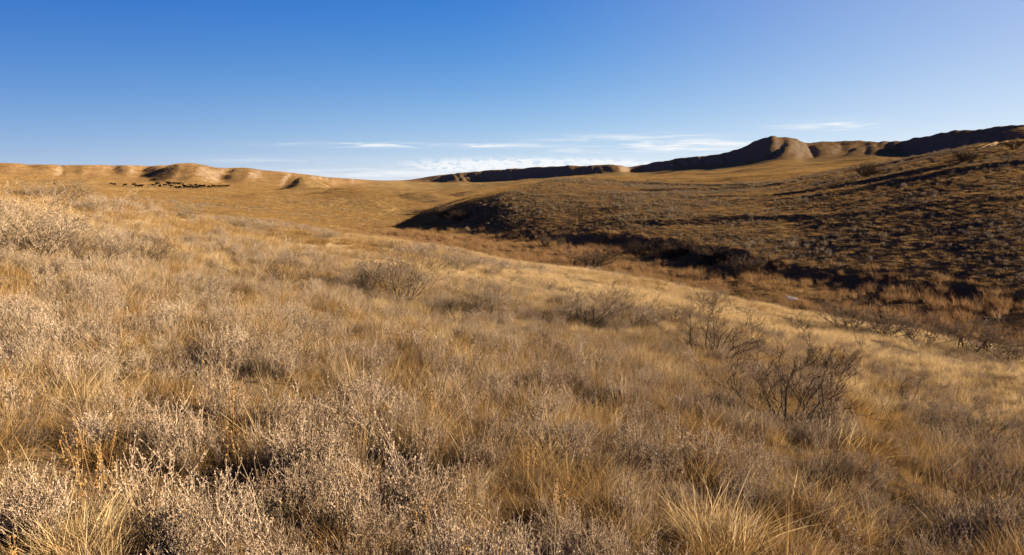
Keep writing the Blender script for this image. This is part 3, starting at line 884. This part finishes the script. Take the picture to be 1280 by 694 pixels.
def shrub(name, label, cat, meshes, px, py, width, height_k=1.0, rz=0.0, group=None, xy=None, near=True):
    """a shrub standing on the ground under the given sight line, so and so wide in the picture's own scale"""
    if xy is None:
        x, y, r = ground_at_pixel(px, py)
        if near and r > 58:                 # sight line passes over the crest: stand on the crest
            j_ = np.argmin(np.abs(AZ - ray(px, py)[0])); i_ = int(np.argmax(np.where(RR < 58, SL[:, j_], -9)))
            r = RR[i_]; x, y = r * math.sin(az_rad[j_]), r * math.cos(az_rad[j_])
    else:
        x, y = xy; r = math.hypot(x, y)
    s = width * r / F
    o = thing(name, label, cat, group)
    set_on(o, x, y, rz, s); o.scale = (s, s, 0.95 * s * height_k * meshes[3] / meshes[4])
    for me in meshes[0]:
        obj("branch", me, o)
    for nm, me in zip(("twigs", "leaves"), meshes[1:3]):
        if me:
            obj(nm, me, o, 'stuff')
    return o


# width of the built kinds, so that a wanted width can be asked for
W_bare, W_sage, W_creek = ([m[3] for m in K] for K in (K_bare, K_sage, K_creek))
for i, (px, py, wd, hk, kind, label) in enumerate([
        (988, 529, 150, 0.72, 0, "large bare dark-stemmed shrub spreading wide in the grass of the right foreground slope"),
        (886, 447, 95, 0.75, 1, "bare black-stemmed shrub with low twisted limbs, uphill of the widest bare shrub"),
        (1034, 470, 55, 1.25, 2, "small broken bare shrub with one tall crooked stem behind the widest bare shrub"),
        (350, 363, 78, 1.05, 3, "bare dark shrub with upright forked limbs in the middle of the golden slope"),
        (118, 334, 92, 0.8, 0, "bare shrub with black twisted limbs at the right end of the large grey thicket"),
        (184, 330, 58, 0.95, 2, "small pale bare shrub standing alone right of the twisted black-limbed shrub"),
        (676, 446, 70, 0.8, 1, "low bare shrub with a curved dark stem left of the dense grey clump"),
        (1132, 505, 60, 1.1, 3, "thin bare shrub in the grass right of the widest bare shrub"),
        (1030, 625, 75, 1.1, 2, "thin dark bare stems rising from the bottom right foreground grass"),
        (1225, 665, 80, 1.3, 3, "tall thin bare stems in the bottom right corner"),
        (1120, 650, 60, 1.1, 0, "thin bare stems between the two bottom right stem clusters"),
        (665, 560, 55, 0.9, 1, "short bare twig shrub in the middle of the foreground grass"),
        (560, 395, 40, 0.9, 2, "small bare shrub below the tall grey sagebrush"),
        (1000, 415, 40, 1.0, 1, "small bare shrub near the lip of the creek bank"),
        (30, 560, 90, 0.8, 3, "low dark bare shrub at the left edge of the foreground")]):
    m = K_bare[kind]
    shrub("bare_shrub", label, "shrub", m, px, py, (1.3 if i < 2 else 1.1) * wd / W_bare[kind], hk * (1.0 if i < 2 else 0.95 if py > 600 else 0.7), i * 1.3, "bare dark shrubs on the near slope")

for i, (px, py, wd, hk, kind, label) in enumerate([
        (40, 327, 125, 1.05, 0, "large grey sagebrush thicket at the left edge of the slope"),
        (85, 318, 85, 1.0, 1, "grey sagebrush joined to the right side of the large left thicket"),
        (500, 380, 100, 1.4, 2, "tall dense grey-brown sagebrush at the centre of the golden slope"),
        (455, 366, 65, 1.2, 3, "dark grey sagebrush against the left flank of the tall central one"),
        (605, 398, 80, 1.0, 4, "rounded grey sagebrush right of the tall central one"),
        (735, 408, 95, 1.05, 0, "left and tallest bush of the long grey sagebrush clump"),
        (795, 412, 80, 1.0, 1, "middle bush of the long grey sagebrush clump"),
        (843, 405, 60, 0.9, 2, "right end bush of the long grey sagebrush clump"),
        (390, 428, 95, 0.9, 3, "broad dark sagebrush low on the slope below the forked bare shrub"),
        (268, 378, 70, 0.95, 4, "grey sagebrush left of and below the forked bare shrub"),
        (575, 338, 45, 0.8, 0, "small grey sagebrush on the smooth slope beyond the tall central one"),
        (610, 345, 34, 0.8, 1, "faint small sagebrush right of the small one on the smooth slope"),
        (235, 274, 42, 0.9, 2, "dark round sagebrush on the near crest above the golden slope"),
        (108, 265, 36, 0.9, 3, "small dark sagebrush on the near crest left of the round one"),
        (885, 385, 50, 0.8, 4, "low grey sagebrush on the bright bank above the creek"),
        (1060, 412, 70, 0.8, 0, "grey sagebrush at the left end of the row along the creek lip"),
        (1110, 420, 75, 0.8, 1, "grey sagebrush second from the left in the row along the creek lip"),
        (1150, 432, 75, 0.85, 2, "bushy grey sagebrush in the middle of the row along the creek lip"),
        (1220, 442, 90, 0.75, 3, "broad grey sagebrush at the right end of the row along the creek lip"),
        (1265, 452, 60, 0.7, 4, "small grey sagebrush beside the right end of the creek lip row"),
        (80, 250, 60, 0.7, 1, "grey sagebrush in the row on the left skyline of the slope"),
        (45, 248, 45, 0.7, 2, "pale sagebrush at the left of the row on the slope's skyline"),
        (330, 292, 40, 0.7, 0, "grey sagebrush on the near crest in front of the distant plain"),
        (300, 287, 36, 0.7, 4, "small sagebrush just left of the crest bush above the plain"),
        (405, 300, 34, 0.7, 3, "small sagebrush on the crest above the rust creek flat"),
        (1215, 560, 110, 0.7, 3, "dark sagebrush low in the grass at the right edge of the foreground"),
        (160, 470, 100, 0.8, 2, "dark sagebrush in the left foreground grass"),
        (470, 500, 80, 0.7, 1, "low brown sagebrush in the central foreground grass")]):
    m = K_sage[kind]
    shrub("sagebrush", label, "shrub", m, px, py, 1.15 * wd / W_sage[kind], hk * 0.62, i * 2.1, "grey sagebrush of the near slope")

for i, (px, py, wd, hk, kind, label) in enumerate([
        (742, 334, 62, 0.75, 0, "dark round shrub standing in the rust reeds of the creek flat"),
        (682, 308, 16, 1.6, 1, "small dark sapling at the edge of the reeds"),
        (700, 308, 14, 1.6, 2, "thin dark sapling right of the reed-edge sapling"),
        (556, 273, 34, 1.1, 0, "dark bushy shrub under the nose of the shaded hill"),
        (575, 276, 26, 0.9, 1, "dark shrub in the shadow beside the nose of the shaded hill"),
        (800, 318, 40, 0.8, 2, "dark shrub in the black shadow under the cut bank"),
        (845, 322, 46, 0.8, 1, "middle dark shrub under the shaded cut bank"),
        (890, 330, 52, 0.9, 0, "large dark shrub at the reed edge under the cut bank"),
        (940, 342, 50, 0.8, 2, "dark shrub at the right end of the shaded bank row"),
        (1085, 222, 32, 1.0, 1, "dark shrub alone on the right ridge against the far plain"),
        (1205, 203, 30, 0.8, 2, "dark shrub just left of the wheel tracks on the right ridge"),
        (1268, 186, 26, 0.8, 0, "small dark shrub on the right ridge crest at the picture's edge"),
        (520, 268, 14, 0.8, 2, "tiny dark shrub on the far creek bend")]):
    m = K_creek[kind]
    shrub("creek_shrub", label, "shrub", m, px, py, wd / W_creek[kind], hk * 0.75, i * 1.7, "dark shrubs of the creek and ridge", near=False)

# small sagebrush of the far slope: the largest in view as things, the rest as one cover
x, y, r = wedge(rng, 110000, 70, 320, 42)
den = grid_at(SAGE, x, y) * np.clip(1.3 * clump(x, y, 16, 83) - 0.05, 0.2, 1) + 0.30 * (1 - grid_at(SAGE, x, y)) * (r > 75) * (grid_at(REED, x, y) < 0.3) * (x < -8) * np.clip(2 * clump(x, y, 22, 87) - 0.9, 0, 1)
k = (den > rng.uniform(0.05, 1.0, len(x))) & (np.abs(near_path(TRACK, x, y)) > 3.2); x, y, r = x[k], y[k], r[k]
s = np.clip(rng.lognormal(-1.25, 0.42, len(x)), 0.14, 1.1)
vis = seen(x, y, ground_z(x, y), 0.4 * s) & (np.abs(np.degrees(np.arctan2(x, y))) < 34)
x, y, r, s = x[vis | (r < 200)], y[vis | (r < 200)], r[vis | (r < 200)], s[vis | (r < 200)]
vis = seen(x, y, ground_z(x, y), 0.35 * s) & (np.abs(np.degrees(np.arctan2(x, y))) < 34)
order = np.argsort(-(s / r) * (vis & (grid_at(SAGE, x, y) > 0.5)))
big, rest = order[:265], order[265:]
for q_ in big:
    o = obj("sagebrush", S_mid[int(rng.integers(0, 6))])
    set_on(o, float(x[q_]), float(y[q_]), float(rng.uniform(0, 6.28)), float(s[q_] * 0.9), 0.03)
    a_ = math.degrees(math.atan2(x[q_], y[q_])); px_ = 640 + F * math.tan(R(a_)) * 0.99
    lo_, hi_ = grid_at(np.broadcast_to(kr[5][None], Z.shape), x[q_], y[q_]), grid_at(np.broadcast_to(kr[7][None], Z.shape), x[q_], y[q_])
    up_ = (r[q_] - lo_) / (hi_ - lo_)
    where = ("at the creek edge of" if up_ < 0.02 else "at the foot of" if up_ < 0.15 else "low on" if up_ < 0.3 else "halfway up" if up_ < 0.55 else "high on" if up_ < 0.85 else "near the crest of")
    mark = ("beyond the reed-edge saplings" if px_ < 715 else "above the round reed shrub" if px_ < 775 else "above the black bank shadow" if px_ < 850 else "above the large reed-edge shrub" if px_ < 925 else
            "up from the right bank shrub" if px_ < 975 else "straight up from the ice patch" if px_ < 1030 else "below the lone ridge shrub" if px_ < 1110 else "left of the wheel tracks" if px_ < 1180 else
            "below the wheel tracks" if px_ < 1240 else "at the far right")
    o['label'] = "%s sagebrush %s the shaded slope, %s" % ("big" if s[q_] > np.percentile(s[big], 70) else "middling" if s[q_] > np.percentile(s[big], 30) else "small", where, mark); o['category'] = "shrub"; o['group'] = "sagebrush on the slope across the creek"
scatter("sagebrush_cover", "small sagebrush covering the shaded slope across the creek", S_mid, x[rest], y[rest], s[rest] * 0.9, rng, 0.08, sink=0.03)


# ---------------------------------------------------------------- wheel tracks over the right ridge, ice on the creek
def strip(pts, half, lift, wob=0.0, seed=0):
    """a strip draped over the ground along a polyline"""
    P = np.array(pts); seg = np.hypot(*np.diff(P, axis=0).T); cum = np.concatenate([[0], np.cumsum(seg)])
    s_ = np.arange(0, cum[-1], 0.8); cx = np.interp(s_, cum, P[:, 0]); cy = np.interp(s_, cum, P[:, 1])
    ker = np.ones(9) / 9
    cx = np.convolve(np.pad(cx, 4, 'edge'), ker, 'valid'); cy = np.convolve(np.pad(cy, 4, 'edge'), ker, 'valid')
    tx, ty = np.gradient(cx), np.gradient(cy); n_ = np.hypot(tx, ty); nx, ny = -ty / n_, tx / n_
    hw = half * (1 + wob * fbm(s_ / 2.5, s_ * 0, seed, 2))
    rows = []
    for u in (-1, -0.33, 0.33, 1):
        X, Y = cx + nx * hw * u, cy + ny * hw * u
        rows.append(np.stack([X, Y, ground_z(X, Y) + (lift if abs(u) < 1 else lift * 0.3)], -1))
    G_ = np.stack(rows, 1); m = len(s_); ii = np.arange(m * 4).reshape(m, 4)
    f = np.stack([ii[:-1, :-1], ii[1:, :-1], ii[1:, 1:], ii[:-1, 1:]], -1).reshape(-1, 4)
    return G_.reshape(-1, 3), f


for off in (-1.3, 1.3):
    P = TRACK + np.array([[off * 0.9, -off * 0.3]])
    v, f = strip(P, 0.62, 0.12, 0.3, 5)
    o = obj("dirt_track", new_mesh("dirt_track", v, f[:, ::-1], M_track), kind='structure')
P = np.array([ground_at_pixel(px, py)[:2] for px, py in ((978, 368), (984, 371), (990, 374), (996, 377), (1003, 379))])
v, f = strip(P, 0.3, 0.10, 1.2, 8)
obj("ice", new_mesh("ice", v, f[:, ::-1], M_ice), kind='structure')


# ---------------------------------------------------------------- the cattle on the plain
def cow_mesh(grazing, seed):
    """one continuous skin: trunk, neck, head, tail and four jointed legs"""
    vs, es, rs = [], [], []

    def chain(start, pts):
        prev = start
        for p, r_ in pts:
            vs.append(p); rs.append(r_); i = len(vs) - 1
            if prev is not None:
                es.append((prev, i))
            prev = i
        return prev
    chain(None, [((-0.75, 0, 1.05), (0.27, 0.33)), ((-0.35, 0, 1.02), (0.33, 0.36)), ((0.1, 0, 1.0), (0.35, 0.38)), ((0.55, 0, 1.04), (0.28, 0.36)), ])
    if grazing:
        chain(3, [((0.88, 0, 0.92), (0.16, 0.20)), ((1.12, 0, 0.55), (0.13, 0.15)), ((1.22, 0, 0.30), (0.14, 0.13)), ((1.32, 0, 0.06), (0.08, 0.08))])
    else:
        chain(3, [((0.86, 0, 1.22), (0.17, 0.22)), ((1.08, 0, 1.42), (0.14, 0.16)), ((1.26, 0, 1.40), (0.13, 0.13)), ((1.50, 0, 1.22), (0.085, 0.085))])
    chain(0, [((-0.95, 0, 1.12), (0.05, 0.05)), ((-1.02, 0, 0.75), (0.03, 0.03)), ((-1.0, 0, 0.48), (0.05, 0.05))])
    for s_ in (-1, 1):
        k_ = 0.10 * math.sin(seed * 1.7 + s_)
        chain(0, [((-0.66 + k_ * 0.3, 0.17 * s_, 0.78), (0.15, 0.19)), ((-0.82 + k_, 0.18 * s_, 0.46), (0.075, 0.085)), ((-0.74 + k_, 0.18 * s_, 0.1), (0.05, 0.05)), ((-0.70 + k_, 0.18 * s_, 0.0), (0.065, 0.065))])
        chain(3, [((0.52 - k_ * 0.3, 0.16 * s_, 0.70), (0.12, 0.14)), ((0.53 - k_, 0.16 * s_, 0.38), (0.065, 0.07)), ((0.52 - k_, 0.16 * s_, 0.1), (0.05, 0.05)), ((0.55 - k_, 0.16 * s_, 0.0), (0.06, 0.06))])
    h = 6 if grazing else 6
    for s_ in (-1, 1):
        p = vs[h]; chain(h - 0, [((p[0] - 0.06, 0.20 * s_, p[2] + 0.06), (0.05, 0.03))])
    me = bpy.data.meshes.new("cow_bones"); me.from_pydata(vs, es, [])
    o = bpy.data.objects.new("cow_bones", me); C.objects.link(o)
    sk = o.modifiers.new('skin', 'SKIN'); sk.use_smooth_shade = True
    for i, r_ in enumerate(rs):
        me.skin_vertices[0].data[i].radius = r_; me.skin_vertices[0].data[i].use_root = (i == 2)
    sb = o.modifiers.new('sub', 'SUBSURF'); sb.levels = 1; sb.render_levels = 1
    dg = bpy.context.evaluated_depsgraph_get()
    out = bpy.data.meshes.new_from_object(o.evaluated_get(dg)); out.name = "cow"
    out.materials.clear(); out.materials.append(M_hide)
    bpy.data.objects.remove(o)
    return out


COWS = [cow_mesh(True, 1), cow_mesh(False, 2), cow_mesh(True, 4), cow_mesh(False, 5)]
herd = [(138, 151), (168, 153), (260, 160), (336, 157), (358, 169), (391, 170), (406, 168), (510, 162), (536, 148), (556, 147), (562, 169), (575, 168), (613, 163), (638, 143), (650, 150), (663, 145), (670, 172), (693, 152),
        (712, 178), (722, 182), (720, 153), (735, 150), (744, 175), (748, 153), (773, 153), (788, 170), (798, 178), (812, 174), (828, 175), (843, 174), (858, 166), (868, 177), (884, 171), (898, 178), (914, 170), (930, 177), (946, 171), (963, 170), (1005, 178), (1034, 171), (1052, 171), (1087, 173), (1115, 171), (1153, 171), (1170, 169)]
cr = np.random.default_rng(5)
NTH = "first second third fourth fifth sixth seventh eighth ninth tenth eleventh twelfth thirteenth fourteenth fifteenth sixteenth seventeenth eighteenth nineteenth twentieth".split()
herd_label = {}
for lo, hi, where in ((0, 158, "along the upper edge of the distant herd"), (158, 172.5, "through the middle of the distant herd"), (172.5, 999, "along the lower edge of the distant herd")):
    row = sorted((X, i + 1) for i, (X, Y) in enumerate(herd) if lo <= Y < hi and 4 <= i + 1 < len(herd))
    for k_, (X, i) in enumerate(row):
        herd_label[i] = "%s black cow from the left %s" % (NTH[k_] if k_ < 20 else "last", where)
for i, (X, Y) in enumerate([(-369, 146)] + herd):
    px, py = 120 + X / 7.11, 210 + (Y + (7 * (i % 3 - 1) if 18 <= i < len(herd) - 7 else 0)) / 7.11 + 0.6
    x, y, r = ground_at_pixel(px, py)
    o = obj("cow", COWS[int(cr.integers(0, 4))])
    face = cr.choice([0, math.pi]) + cr.normal(0, 0.75)
    k = min(1.25, max(0.8, r / 520.0))
    o.location = (x, y, float(ground_z(x, y)) - 0.02); o.rotation_euler = (0, 0, face)
    sc_ = 0.92 * float(cr.uniform(0.92, 1.08)); o.scale = (sc_, sc_, sc_)
    o['category'] = "cow"; o['group'] = "black cattle grazing on the distant plain"
    o['label'] = ("lone black cow far off to the left of the herd" if i == 0 else
                  "black cow walking last at the right end of the herd" if i == len(herd) else
                  "black cow on the left of the straggling pair at the left end of the herd" if i == 1 else
                  "black cow on the right of the straggling pair at the left end of the herd" if i == 2 else
                  "black cow alone between the left pair and the herd" if i == 3 else
                  herd_label[i])
